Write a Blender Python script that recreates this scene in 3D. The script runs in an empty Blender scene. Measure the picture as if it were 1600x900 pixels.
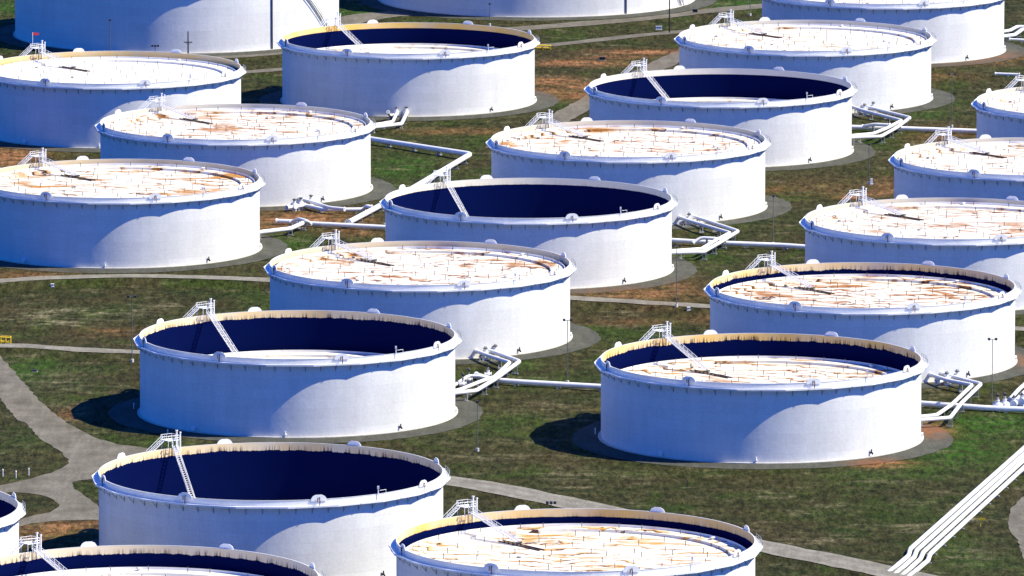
import bpy, bmesh, math, random
import numpy as np
random.seed(7)
rng = np.random.default_rng(7)
S = bpy.context.scene
COL = S.collection
R_ = math.radians

# ------------------------------------------------------------------ camera (solved from the tank outlines)
FPX, PITCH, HC = 14815.29, R_(8.628334), 373.015
CP, SP = math.cos(PITCH), math.sin(PITCH)

def at(px, py, z=0.0):
    """ground position seen at photo pixel (1600 x 900) on the level z"""
    u = (450 - py) / FPX
    d = ((px - 800) / FPX, CP + u * SP, -SP + u * CP)
    t = (z - HC) / d[2]
    return (d[0] * t, d[1] * t)

cam = bpy.data.cameras.new('camera')
cam.sensor_width = 36.0
cam.lens = FPX / 1600 * 36.0
cam.clip_start, cam.clip_end = 5.0, 120000.0
camo = bpy.data.objects.new('camera', cam)
COL.objects.link(camo)
camo.location = (0, 0, HC)
camo.rotation_euler = (math.pi / 2 - PITCH, 0, 0)
S.camera = camo

# ------------------------------------------------------------------ light
SUN_AZ, SUN_EL = R_(9.0), R_(49.0)          # sun stands right of the view, a little towards the camera
sd = (math.cos(SUN_AZ) * math.cos(SUN_EL), -math.sin(SUN_AZ) * math.cos(SUN_EL), math.sin(SUN_EL))
sl = bpy.data.lights.new('sun', 'SUN')
sl.energy, sl.angle, sl.color = 5.0, R_(0.53), (1.0, 0.93, 0.69)
so = bpy.data.objects.new('sun', sl)
COL.objects.link(so)
so.location = (300, 2000, 500)
from mathutils import Vector
so.rotation_euler = Vector(sd).to_track_quat('Z', 'Y').to_euler()

w = bpy.data.worlds.new('World'); S.world = w
w.use_nodes = True
nt = w.node_tree; nt.nodes.clear()
sky = nt.nodes.new('ShaderNodeTexSky'); sky.sky_type = 'NISHITA'; sky.sun_disc = False
sky.sun_elevation = SUN_EL
sky.sun_rotation = math.atan2(sd[0], sd[1])
sky.air_density, sky.dust_density, sky.ozone_density = 1.0, 0.1, 6.0
tint = nt.nodes.new('ShaderNodeVectorMath'); tint.operation = 'MULTIPLY'
tint.inputs[1].default_value = (0.08, 0.54, 1.56)
bg = nt.nodes.new('ShaderNodeBackground'); bg.inputs['Strength'].default_value = 0.088
wo = nt.nodes.new('ShaderNodeOutputWorld')
nt.links.new(sky.outputs[0], tint.inputs[0]); nt.links.new(tint.outputs[0], bg.inputs[0]); nt.links.new(bg.outputs[0], wo.inputs[0])
vs = S.view_settings
vs.view_transform, vs.look, vs.exposure, vs.gamma = 'Standard', 'None', 0.74, 1.0
vs.use_curve_mapping = False
S.render.engine = 'CYCLES'
S.cycles.max_bounces = 5; S.cycles.diffuse_bounces = 3

# ------------------------------------------------------------------ node helpers
class N:
    def __init__(s, name):
        s.m = bpy.data.materials.new(name); s.m.use_nodes = True
        s.t = s.m.node_tree; s.t.nodes.clear()
        s.out = s.t.nodes.new('ShaderNodeOutputMaterial')
        s.b = s.t.nodes.new('ShaderNodeBsdfPrincipled')
        s.t.links.new(s.b.outputs[0], s.out.inputs[0])
    def n(s, t): return s.t.nodes.new(t)
    def l(s, a, b): s.t.links.new(a, b)
    def put(s, v, sock):
        if hasattr(v, 'is_output') or isinstance(v, bpy.types.NodeSocket): s.l(v, sock)
        else:
            if isinstance(v, tuple) and len(v) == 3 and sock.type == 'RGBA': v = (*v, 1)
            sock.default_value = v
    def pos(s, scale=(1, 1, 1), off=(0, 0, 0)):
        g = s.n('ShaderNodeNewGeometry'); mp = s.n('ShaderNodeMapping')
        mp.inputs['Scale'].default_value = scale; mp.inputs['Location'].default_value = off
        s.l(g.outputs['Position'], mp.inputs['Vector']); return mp.outputs[0]
    def noise(s, vec, scale, detail=4, rough=.55, dist=0):
        n = s.n('ShaderNodeTexNoise'); s.l(vec, n.inputs['Vector'])
        n.inputs['Scale'].default_value = scale; n.inputs['Detail'].default_value = detail
        n.inputs['Roughness'].default_value = rough; n.inputs['Distortion'].default_value = dist
        return n.outputs['Fac']
    def ramp(s, fac, stops, interp='LINEAR'):
        r = s.n('ShaderNodeValToRGB'); r.color_ramp.interpolation = interp
        el = r.color_ramp.elements
        while len(el) > 1: el.remove(el[-1])
        for i, (p, c) in enumerate(stops):
            e = el[0] if i == 0 else el.new(p)
            e.position = p
            e.color = (*c, 1) if isinstance(c, tuple) else (c, c, c, 1)
        s.l(fac, r.inputs[0]); return r.outputs[0]
    def math(s, op, a, b=None, c=None, clamp=False):
        m = s.n('ShaderNodeMath'); m.operation = op; m.use_clamp = clamp
        for i, v in enumerate((a, b, c)):
            if v is not None: s.put(v, m.inputs[i])
        return m.outputs[0]
    def mix(s, fac, a, b, mode='MIX'):
        m = s.n('ShaderNodeMix'); m.data_type = 'RGBA'; m.blend_type = mode
        s.put(fac, m.inputs[0]); s.put(a, m.inputs[6]); s.put(b, m.inputs[7]); return m.outputs[2]
    def attr(s, name, kind='GEOMETRY'):
        a = s.n('ShaderNodeAttribute'); a.attribute_type = kind; a.attribute_name = name
        return a.outputs['Fac']
    def bump(s, h, strength, dist):
        b = s.n('ShaderNodeBump'); b.inputs['Strength'].default_value = strength
        b.inputs['Distance'].default_value = dist
        s.l(h, b.inputs['Height']); s.l(b.outputs[0], s.b.inputs['Normal'])
    def fin(s, col, rough=.6, spec=.3, metal=0):
        s.put(col, s.b.inputs['Base Color']); s.put(rough, s.b.inputs['Roughness'])
        s.b.inputs['Specular IOR Level'].default_value = spec
        s.b.inputs['Metallic'].default_value = metal
        return s.m

def flat(name, col, rough=.55, var=.12, scale=1.5):
    k = N(name)
    n = k.noise(k.pos(), scale, 4)
    f = k.ramp(n, [(.3, 1 - var), (.7, 1.0)])
    return k.fin(k.mix(1.0, (*col, 1), f, 'MULTIPLY'), rough)

TH = 19.144      # shell height
TR = 38.0        # shell radius

def mat_shell():
    k = N('white_tank_paint')
    p = k.pos()
    fine = k.ramp(k.noise(p, 1.9, 6, .85), [(.30, .78), (.70, 1.0)])
    big = k.ramp(k.noise(k.pos((1, 1, .35)), .12, 3), [(.3, .90), (.7, 1.0)])
    streak = k.ramp(k.noise(k.pos((1.1, 1.1, .10)), .35, 4, .7), [(.35, .95), (.6, 1.0)])
    # horizontal plate seams every 2.39 m
    g = k.n('ShaderNodeSeparateXYZ'); k.l(p, g.inputs[0])
    tc = k.n('ShaderNodeTexCoord'); ob = k.n('ShaderNodeSeparateXYZ'); k.l(tc.outputs['Object'], ob.inputs[0])
    th = k.math('MULTIPLY', k.math('ARCTAN2', ob.outputs[1], ob.outputs[0]), TR)
    cb = k.n('ShaderNodeCombineXYZ'); k.l(th, cb.inputs[0]); k.l(ob.outputs[2], cb.inputs[1])
    br = k.n('ShaderNodeTexBrick'); k.l(cb.outputs[0], br.inputs['Vector']); br.inputs['Scale'].default_value = 1.0
    br.inputs['Color1'].default_value = (.90, .90, .90, 1); br.inputs['Color2'].default_value = (1, 1, 1, 1); br.inputs['Mortar'].default_value = (.80, .79, .78, 1)
    br.inputs['Mortar Size'].default_value = .035; br.inputs['Brick Width'].default_value = 9.95; br.inputs['Row Height'].default_value = 2.393
    c = k.mix(1.0, (.86, .86, .845), fine, 'MULTIPLY')
    c = k.mix(1.0, c, big, 'MULTIPLY')
    c = k.mix(1.0, c, streak, 'MULTIPLY')
    c = k.mix(.75, c, k.mix(1.0, c, br.outputs['Color'], 'MULTIPLY'))
    foot = k.math('SUBTRACT', 1.0, k.math('DIVIDE', g.outputs[2], 1.2), clamp=True)
    c = k.mix(k.math('MULTIPLY', k.math('MULTIPLY', foot, k.noise(p, .5, 3)), .55), c, (.55, .42, .26))
    k.bump(k.noise(p, .6, 3), .12, .25)
    return k.fin(c, .6, .12)

def mat_inner():
    k = N('stained_inner_wall')
    p = k.pos()
    g = k.n('ShaderNodeSeparateXYZ'); k.l(p, g.inputs[0])
    drip = k.attr('drip', 'OBJECT'); rust = k.attr('rust', 'OBJECT')
    top = k.attr('top', 'OBJECT')
    st = k.noise(k.pos((1, 1, .04)), 1.9, 5, .8)
    st2 = k.noise(k.pos((1, 1, .05)), .16, 3, .6)
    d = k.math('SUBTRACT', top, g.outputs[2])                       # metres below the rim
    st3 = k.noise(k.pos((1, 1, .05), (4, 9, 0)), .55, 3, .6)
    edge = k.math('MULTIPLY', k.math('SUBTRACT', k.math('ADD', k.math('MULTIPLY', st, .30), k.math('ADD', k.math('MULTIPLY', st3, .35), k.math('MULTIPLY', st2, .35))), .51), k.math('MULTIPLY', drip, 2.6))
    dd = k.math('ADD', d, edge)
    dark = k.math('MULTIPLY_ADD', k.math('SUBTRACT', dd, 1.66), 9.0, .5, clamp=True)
    low = k.math('MULTIPLY_ADD', k.math('SUBTRACT', dd, .45), 1.1, 0, clamp=True)
    band = k.mix(k.math('MULTIPLY', rust, k.ramp(k.noise(p, .10, 3), [(.3, .45), (.7, 1.0)])), (.66, .63, .55), (.74, .44, .07))
    band = k.mix(k.math('MULTIPLY', k.math('MULTIPLY', low, k.math('MULTIPLY', k.ramp(st, [(.47, 0.0), (.58, 1.0)]), k.ramp(st3, [(.40, .15), (.54, 1.0)]))), k.math('MULTIPLY', drip, .95)), band, (.05, .03, .02))
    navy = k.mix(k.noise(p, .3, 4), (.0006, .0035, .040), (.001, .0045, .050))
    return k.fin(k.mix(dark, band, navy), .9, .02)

def mat_roof():
    k = N('rust_streaked_roof')
    stain = k.attr('stain', 'OBJECT'); amber = k.attr('amber', 'OBJECT')
    p = k.pos()
    a = k.noise(p, .17, 5, .62, 1.3)
    b = k.noise(p, .06, 4, .6, .6)
    g = k.n('ShaderNodeSeparateXYZ'); k.l(p, g.inputs[0])
    # buckled deck plates: water stands in ripples and leaves a sharp brown line that fades to tan on one side
    ph = k.math('ADD', k.math('MULTIPLY', g.outputs[1], .185), k.math('MULTIPLY', g.outputs[0], .035))
    ph = k.math('ADD', ph, k.math('MULTIPLY', k.noise(p, .055, 4, .55, .5), 5.0))
    ph = k.math('ADD', ph, k.math('MULTIPLY', k.noise(p, .30, 3, .6), .55))
    fr = k.math('FRACT', ph)
    wet = k.ramp(fr, [(.0, .0), (.05, 1.0), (.15, .8), (.42, .0)])
    core = k.ramp(fr, [(.0, .0), (.03, 1.0), (.10, .6), (.17, 0.0)])
    m1 = k.ramp(k.noise(k.pos((.55, 1, 1), (31, 7, 0)), .15, 4, .65), [(.37, 0.0), (.50, 1.0)])
    m2 = k.ramp(k.noise(k.pos((.5, 1, 1), (90, 40, 0)), .19, 4, .7), [(.40, 0.0), (.51, 1.0)])
    zone = k.ramp(b, [(.36, .25), (.56, 1.25)])
    blot = k.ramp(k.noise(k.pos((.6, 1, 1), (13, 70, 0)), .10, 5, .6, .8), [(.55, 0.0), (.64, .8)])
    tan = k.mix(amber, (.37, .165, .045), (.55, .28, .045))
    c = k.mix(k.math('MULTIPLY', k.ramp(k.noise(p, 1.0, 5, .75), [(.35, 0.0), (.75, .6)]), stain, clamp=True), (.76, .735, .665), (.68, .53, .32))
    sz = k.math('MULTIPLY', k.math('MULTIPLY', stain, zone), 1.35)
    c = k.mix(k.math('MULTIPLY', blot, sz, clamp=True), c, tan)
    c = k.mix(k.math('MULTIPLY', k.math('MULTIPLY', wet, m1), sz, clamp=True), c, tan)
    c = k.mix(k.math('MULTIPLY', k.math('MULTIPLY', core, m2), k.math('MULTIPLY', sz, 1.1), clamp=True), c, (.085, .04, .022))
    br = k.n('ShaderNodeTexBrick'); k.l(k.pos((.16, .16, .16)), br.inputs['Vector'])
    br.inputs['Color1'].default_value = br.inputs['Color2'].default_value = (0, 0, 0, 1)
    br.inputs['Mortar'].default_value = (1, 1, 1, 1); br.inputs['Scale'].default_value = 1.0
    br.inputs['Mortar Size'].default_value = .016; br.inputs['Brick Width'].default_value = 1.6; br.inputs['Row Height'].default_value = .42
    seam = k.math('MULTIPLY', br.outputs['Color'], k.ramp(k.noise(p, .25, 3), [(.4, 0.0), (.6, .55)]))
    c = k.mix(k.math('MULTIPLY', seam, k.math('ADD', .04, k.math('MULTIPLY', stain, .20))), c, (.34, .24, .17))
    k.bump(a, .5, .5)
    return k.fin(c, .6, .2)

def mat_grass():
    k = N('dry_prairie_grass')
    p = k.pos()
    dirt, lush, pale = k.attr('dirt'), k.attr('lush'), k.attr('pale')
    n1 = k.noise(p, .028, 5, .6)
    n2 = k.noise(p, .16, 5, .65, .4)
    n3 = k.noise(k.pos((.9, .22, 1)), .8, 5, .8)
    n4 = k.noise(k.pos((1, .55, 1)), .05, 4, .6, .8)
    c = k.mix(k.ramp(n2, [(.36, 0.0), (.64, 1.0)]), (.017, .025, .007), (.050, .048, .019))
    c = k.mix(k.ramp(n1, [(.42, 0.0), (.62, .75)]), c, (.045, .037, .016))
    c = k.mix(k.ramp(n4, [(.50, 0.0), (.66, .65)]), c, (.030, .052, .008))
    c = k.mix(k.math('MULTIPLY', lush, k.ramp(k.noise(p, .22, 5, .75), [(.36, .05), (.58, 1.0)])), c, (.028, .072, .008))
    pp = k.math('ADD', k.math('MULTIPLY', k.ramp(k.noise(k.pos((.55, 1, 1), (5, 9, 0)), .12, 4, .6), [(.57, 0.0), (.70, 1.0)]), .45), k.math('MULTIPLY', pale, k.ramp(k.noise(k.pos((.5, 1, 1)), .22, 4, .7), [(.45, 0.0), (.60, 1.0)])), clamp=True)
    c = k.mix(pp, c, (.17, .150, .085))
    dd = k.math('MULTIPLY', dirt, k.ramp(k.noise(k.pos((.5, 1, 1)), .20, 6, .8), [(.38, .02), (.56, 1.0)]), clamp=True)
    c = k.mix(dd, c, k.mix(n2, (.23, .085, .032), (.30, .165, .08)))
    n5 = k.noise(k.pos((.55, .16, 1), (3, 8, 0)), .55, 4, .75)
    c = k.mix(1.0, c, k.ramp(n3, [(.34, .30), (.5, .95), (.66, 1.7)]), 'MULTIPLY')
    c = k.mix(1.0, c, k.ramp(n5, [(.36, .72), (.5, 1.0), (.64, 1.25)]), 'MULTIPLY')
    k.bump(k.math('ADD', n3, k.math('MULTIPLY', n2, 1.5)), .9, .5)
    return k.fin(c, .95, .05)

def mat_gravel(name, c1, c2, edge=None):
    k = N(name)
    p = k.pos()
    c = k.mix(k.ramp(k.noise(p, .12, 5, .65), [(.35, 0.0), (.65, 1.0)]), c1, c2)
    c = k.mix(1.0, k.mix(1.0, c, k.ramp(k.noise(p, 1.4, 5, .8), [(.30, .62), (.70, 1.2)]), 'MULTIPLY'), k.ramp(k.noise(k.pos((.9, .12, 1)), .5, 4, .7), [(.38, .84), (.60, 1.06)]), 'MULTIPLY')
    c = k.mix(k.math('MULTIPLY', k.attr('dirt'), k.ramp(k.noise(p, .3, 5, .75), [(.38, .15), (.58, 1.0)])), c, (.19, .085, .042))
    tr = k.attr('track')
    c = k.mix(k.math('MULTIPLY', tr, .5), c, (.12, .105, .085))
    k.bump(k.noise(p, 2.0, 4), .4, .15)
    return k.fin(c, .95, .05)

M = dict(
    shell=mat_shell(), inner=mat_inner(), roof=mat_roof(), grass=mat_grass(),
    road=mat_gravel('pale_gravel_road', (.135, .122, .096), (.200, .182, .150)),
    lane=mat_gravel('whitish_crushed_stone', (.21, .195, .160), (.30, .285, .24)),
    pad=mat_gravel('grey_gravel_pad', (.068, .071, .060), (.098, .098, .083)),
    white=flat('white_steel', (.82, .82, .82), .45, .10),
    pipe=flat('white_pipe_coating', (.80, .80, .80), .4, .12, .7),
    concrete=flat('pale_concrete', (.62, .60, .54), .9, .25, .8),
    grey=flat('galvanised_steel', (.30, .31, .32), .5, .2),
    polegrey=flat('dull_pole_steel', (.13, .14, .14), .5, .2),
    dark=flat('dark_steel', (.035, .035, .04), .5, .3),
    bracket=flat('shade_grey_bracket_steel', (.34, .35, .38), .6, .3),  # greyer than the girder: shade under the walkway is put into the colour
    leg=flat('weathered_leg_steel', (.13, .11, .10), .6, .4),
    track=flat('rusty_track_steel', (.10, .065, .045), .8, .4),
    red=flat('dark_red_paint', (.10, .012, .018), .5, .2),
    yellow=flat('yellow_paint', (.70, .48, .02), .5, .2),
    wood=flat('weathered_pole_wood', (.045, .038, .032), .9, .3),
    flagred=flat('red_windsock_cloth', (.55, .04, .05), .8, .1),
)

# ------------------------------------------------------------------ mesh helper
class MB:
    def __init__(s): s.v, s.f, s.sm = [], [], []
    def add(s, vs, fs, smooth=False):
        o = len(s.v); s.v += [tuple(q) for q in vs]
        for f in fs: s.f.append([i + o for i in f]); s.sm.append(smooth)
    def box(s, c, sz, ex=None):
        """box centred at c; ex = horizontal unit axis for local x"""
        ax = ex or (1, 0); ay = (-ax[1], ax[0])
        P = []
        for dz in (-.5, .5):
            for dx, dy in ((-.5, -.5), (.5, -.5), (.5, .5), (-.5, .5)):
                a, b = dx * sz[0], dy * sz[1]
                P.append((c[0] + a * ax[0] + b * ay[0], c[1] + a * ax[1] + b * ay[1], c[2] + dz * sz[2]))
        s.add(P, [(3, 2, 1, 0), (4, 5, 6, 7), (0, 1, 5, 4), (1, 2, 6, 5), (2, 3, 7, 6), (3, 0, 4, 7)])
    def tube(s, pts, r, n=8, caps=True):
        """swept tube along pts with mitred corners; r number or list"""
        P = [Vector(p) for p in pts]; m = len(P)
        rr = r if isinstance(r, (list, tuple)) else [r] * m
        rings = []
        for i in range(m):
            a = (P[i] - P[i - 1]).normalized() if i else None
            b = (P[i + 1] - P[i]).normalized() if i < m - 1 else None
            t = (a + b).normalized() if a and b else (a or b)
            k = 1.0
            up = Vector((0, 0, 1)) if abs(t.z) < .95 else Vector((1, 0, 0))
            x = t.cross(up).normalized(); y = x.cross(t).normalized()
            if a and b:
                ch = max(.35, math.sqrt(max(0, (1 + a.dot(b)) / 2)))
                bend = (b - a)
                bend = bend.normalized() if bend.length > 1e-6 else None
            ring = []
            for j in range(n):
                q = 2 * math.pi * j / n
                o = x * math.cos(q) * rr[i] + y * math.sin(q) * rr[i]
                if a and b and bend: o = o + bend * (o.dot(bend)) * (1 / ch - 1)
                ring.append(P[i] + o)
            rings.append(ring)
        vs = [q for ring in rings for q in ring]
        fs = []
        for i in range(m - 1):
            for j in range(n):
                j2 = (j + 1) % n
                fs.append((i * n + j, i * n + j2, (i + 1) * n + j2, (i + 1) * n + j))
        s.add(vs, fs, n > 5)
        if caps:
            s.add(rings[0], [tuple(range(n))[::-1]]); s.add(rings[-1], [tuple(range(n))])
    def lathe(s, prof, n=96, smooth=True, a0=0, a1=2 * math.pi, c=(0, 0)):
        full = abs(a1 - a0 - 2 * math.pi) < 1e-6
        m = n if full else n + 1
        vs = []
        for r, z in prof:
            for j in range(m):
                q = a0 + (a1 - a0) * j / n
                vs.append((c[0] + r * math.cos(q), c[1] + r * math.sin(q), z))
        fs = []
        for i in range(len(prof) - 1):
            for j in range(n):
                j2 = (j + 1) % m
                fs.append((i * m + j, i * m + j2, (i + 1) * m + j2, (i + 1) * m + j))
        s.add(vs, fs, smooth)
    def mesh(s, name, mat):
        me = bpy.data.meshes.new(name); me.from_pydata(s.v, [], s.f)
        me.polygons.foreach_set('use_smooth', s.sm); me.update()
        me.materials.append(mat); return me

def put(name, me, parent=None, loc=(0, 0, 0), rz=0.0):
    o = bpy.data.objects.new(name, me); COL.objects.link(o)
    o.location = loc; o.rotation_euler = (0, 0, rz)
    if parent: o.parent = parent
    return o
def obj(name, mb, mat, parent=None, loc=(0, 0, 0), rz=0.0): return put(name, mb.mesh(name, mat), parent, loc, rz)
def thing(name, label, cat, loc=(0, 0, 0), rz=0.0, group=None):
    o = bpy.data.objects.new(name, None); COL.objects.link(o)
    o.location = loc; o.rotation_euler = (0, 0, rz); o.empty_display_size = 1
    return tag(o, label, cat, group)
def tag(o, label, cat, group=None):
    if not 4 <= len(label.split()) <= 16: print("LABEL", len(label.split()), label)
    o['label'] = label; o['category'] = cat
    if group: o['group'] = group
    return o
def struct(o): o['kind'] = 'structure'; return o

# ------------------------------------------------------------------ tanks: where, how deep the roof floats, stains
# name: X, Y, R, H, depth of roof below the rim, stain, amber, rim rust, drip, visible roof, label
TANKS = [
 (1, -53.2, 2062.7, TR, TH, 14.2, .2, .2, .55, .9, 0, 'open tank with deep navy inside and no roof visible, beside the gravel road junction'),
 (2, 13.5, 1976.9, TR, TH, 3.6, .8, 1.0, .85, .35, 1, 'tank with amber-streaked roof just under its ochre rim, cut by the bottom edge'),
 (3, -51.7, 2257.6, TR, TH, 10.2, .15, .3, .6, .9, 0, 'deep open tank with sliver of pale roof, its shadow reaching towards the curving gravel road'),
 (4, 59.1, 2221.3, TR, TH, 5.9, .75, .3, .95, 1.3, 1, 'tank with rust-dripped rim and half-sunken roof, casting a navy shadow left of its base'),
 (5, -23.3, 2374.6, TR, TH, 1.8, .85, .1, .4, .1, 1, 'brown-streaked full tank, behind the deep tank with sliver of roof'),
 (6, 87.4, 2337.0, TR, TH, 3.3, 1.3, .0, .75, 1.0, 1, 'tank with the darkest rust-brown roof streaks, behind the tank with the rust-dripped rim'),
 (7, 4.4, 2491.4, TR, TH, 11.6, .1, .1, .12, .2, 0, 'open tank with navy oil-stained inside, at the end of the long diagonal white pipe'),
 (8, -106.0, 2529.1, TR, TH, 1.6, .8, .5, .45, .1, 1, 'full tank cut by the left edge, above the thin pale road, with tan roof streaks'),
 (9, -77.8, 2644.0, TR, TH, 1.5, .85, .2, .15, .1, 1, 'tank with tan roof streaks and lavender shaded wall, behind the left edge full tank'),
 (10, -117.7, 2764.6, TR, TH, 2.1, .04, .1, .75, .05, 1, 'tank with clean white unstained roof and a small red flag at its platform'),
 (11, -31.2, 2833.8, TR, TH, 6.8, .3, .6, 1.0, .05, 0, 'open tank with a plain bright yellow rim around a dark inside'),
 (12, 32.3, 2608.6, TR, TH, 1.7, .75, .3, .25, .1, 1, 'tank with cream roof streaks between two open navy tanks, in the upper middle'),
 (13, 60.4, 2723.5, TR, TH, 8.9, .4, .2, .0, .05, 0, 'open navy tank with a clean white rim and thin sliver of pale roof'),
 (14, 88.5, 2840.3, TR, TH, 1.6, .45, .7, .15, .1, 1, 'tank with pale yellow-flecked roof right behind the open tank with the clean white rim'),
 (15, 116.5, 2956.5, TR, TH, 1.5, .35, .5, .1, .1, 1, 'tank whose pale roof is cut by the top edge, farthest of the right hand row'),
 (16, 171.0, 2690.0, TR, TH, 1.5, .5, .3, .2, .1, 1, 'tank mostly outside the right edge, only its left end with platform showing, highest one there'),
 (17, 142.7, 2572.6, TR, TH, 1.4, .55, .2, .2, .1, 1, 'right edge tank second from top, with tan-flecked roof and rim touching a light pole'),
 (18, 114.7, 2453.6, TR, TH, 1.5, .75, .1, .25, .1, 1, 'right edge tank at the far end of a straight pipe, behind the darkest-streaked roof'),
 (21, -78.0, 1932.2, TR, TH, 5.0, .15, .2, .4, .9, 1, 'open tank at the bottom left edge, only its upper rim and ladder showing'),
 (22, -144.6, 2017.6, TR, TH, 11.0, .1, .1, .2, .3, 0, 'tank of which only the right rim corner shows at the left edge by the road'),
 (19, -106.6, 2997.0, 51.5, 23.0, 3.0, .2, .2, .3, .1, 0, 'extra wide white tank in the upper left corner with dark pipe down its side'),
 (20, 8.0, 3090.0, 51.5, 23.0, 3.0, .2, .2, .3, .1, 0, 'extra wide white tank cut by the top edge behind the yellow-rimmed tank'),
]
CENT = [(t[1], t[2], t[3]) for t in TANKS]

# ------------------------------------------------------------------ ground, with berms under the dike roads
PXM = lambda y: FPX / math.hypot(y, HC)
def strip_pts(px): return [at(*q) for q in px]
def densify(P, step):
    out = []
    for (a, b), (c, d) in zip(P[:-1], P[1:]):
        n = max(1, int(math.hypot(c - a, d - b) / step))
        out += [(a + (c - a) * i / n, b + (d - b) * i / n) for i in range(n)]
    return out + [P[-1]]
def smooth(P, it=2):
    for _ in range(it):
        Q = [P[0]]
        for a, b in zip(P[:-1], P[1:]):
            Q += [(a[0] * .75 + b[0] * .25, a[1] * .75 + b[1] * .25), (a[0] * .25 + b[0] * .75, a[1] * .25 + b[1] * .75)]
        P = Q + [P[-1]]
    return P

ROADS = [  # photo pixels, width in metres, berm height
 ('road', [(-90, 455), (0, 447), (80, 441), (213, 438.5), (320, 441), (420, 445), (560, 455), (740, 464), (891, 473.5), (1000, 480), (1105, 486.5), (1300, 500), (1700, 530)], 6.2, 1.3),
 ('road', [(-120, 552), (0, 546.5), (40, 546.5), (107, 552), (205, 556), (320, 561), (420, 566)], 6.0, 1.0),
 ('road', [(427, 731), (560, 742), (710, 757), (800, 773), (933, 801), (1060, 831), (1192, 860), (1300, 881), (1420, 906), (1600, 946)], 10.5, .8),
 ('road', [(240, 97), (293, 94), (400, 88), (440, 84), (620, 63), (820, 47), (907, 40), (1013, 30.5), (1093, 20.5), (1190, 12), (1320, 0), (1500, -18)], 10.0, .5),
 ('road', [(330, 118), (370, 116), (440, 111), (640, 92), (842, 74), (907, 68), (987, 58.5), (1059, 52), (1150, 44), (1250, 36)], 6.5, .4),
 ('road', [(780, 232), (867, 189), (920, 160), (1019, 107), (1061, 88), (1120, 60)], 8.5, 0),
 ('road', [(505, 42), (545, 32), (585, 24), (640, 20)], 14.0, 0),
]
NET = [densify(smooth(strip_pts(p), 2), 5.0) for _, p, _, _ in ROADS]
BERM = [(np.array(P), r[2], r[3]) for P, r in zip(NET, ROADS)]

def seg_dist(x, y, P):
    d = np.full(x.shape, 1e9)
    for (ax, ay), (bx, by) in zip(P[:-1], P[1:]):
        dx, dy = bx - ax, by - ay
        t = np.clip(((x - ax) * dx + (y - ay) * dy) / (dx * dx + dy * dy + 1e-9), 0, 1)
        d = np.minimum(d, np.hypot(x - ax - t * dx, y - ay - t * dy))
    return d
def vnoise(x, y, s, seed):
    r = np.random.default_rng(seed); T = r.random((256, 256))
    u, v = x / s + 1000, y / s + 1000
    i, j = np.floor(u).astype(int), np.floor(v).astype(int); a, b = u - i, v - j
    a, b = a * a * (3 - 2 * a), b * b * (3 - 2 * b)
    g = lambda p, q: T[p % 256, q % 256]
    return (g(i, j) * (1 - a) + g(i + 1, j) * a) * (1 - b) + (g(i, j + 1) * (1 - a) + g(i + 1, j + 1) * a) * b - .5
k5 = lambda L: [(a / 3.75, 660 + b / 3.75) for a, b in L]
junction = k5([(-260, 440), (0, 370), (180, 330), (300, 297), (360, 270), (396, 240), (398, 218), (375, 188), (300, 138), (230, 90), (150, 0)]) + [(28, 657), (14, 641), (0, 621), (-70, 552), (-70, 492), (0, 556), (35, 595), (58, 622), (80, 643), (104, 661), (126, 673)] + \
    k5([(560, 90), (700, 130), (880, 155), (1200, 205), (1640, 262), (1640, 330), (1200, 320), (800, 318), (585, 328), (470, 338), (425, 350), (420, 366), (440, 392), (510, 440), (580, 492), (700, 560), (690, 588), (580, 572), (430, 574), (300, 580), (180, 594), (60, 625), (40, 600), (150, 560), (200, 545), (290, 528), (335, 506), (346, 482), (310, 452), (240, 426), (150, 414), (60, 411), (-260, 470)])
GAREA = [(1660, 745), (1612, 762), (1600, 775), (1580, 795), (1574, 815), (1580, 833), (1590, 845), (1597, 865), (1606, 890), (1640, 930), (1760, 900)]
def poly_mask(x, y, px, fade=2.5):
    P = np.array([at(*q) for q in px]); Q = np.roll(P, -1, 0)
    ins = np.zeros(x.shape, bool)
    for (ax, ay), (bx, by) in zip(P, Q):
        c = (ay > y) != (by > y)
        ins ^= c & (x < (bx - ax) * (y - ay) / (by - ay + 1e-12) + ax)
    d = seg_dist(x, y, np.vstack([P, P[:1]]))
    return np.where(ins, 0.0, np.clip((d - 2.5) / fade, 0, 1))
def tank_mask(x, y):
    m = np.ones(x.shape)
    for X, Y, r in CENT: m = np.minimum(m, np.clip((np.hypot(x - X, y - Y) - r - 8.0) / 5.0, 0, 1))
    return m
def height(x, y, rough=True):
    x = np.asarray(x, float); y = np.asarray(y, float)
    h = np.zeros(x.shape); nr = np.ones(x.shape)
    for P, wd, hh in BERM:
        d = seg_dist(x, y, P[::3] if len(P) > 12 else P)
        t = np.clip((wd / 2 + 6.0 - d) / 6.0, 0, 1)
        h = np.maximum(h, hh * t * t * (3 - 2 * t)); nr = np.minimum(nr, np.clip((d - wd / 2) / 3, 0, 1))
    if rough:
        nr = nr * poly_mask(x, y, junction) * poly_mask(x, y, GAREA)
        h = h + nr * (vnoise(x, y, 14, 1) * .40 + vnoise(x, y, 6, 2) * .24 + vnoise(x, y, 3, 3) * .16)
    return h * tank_mask(x, y)

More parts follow.
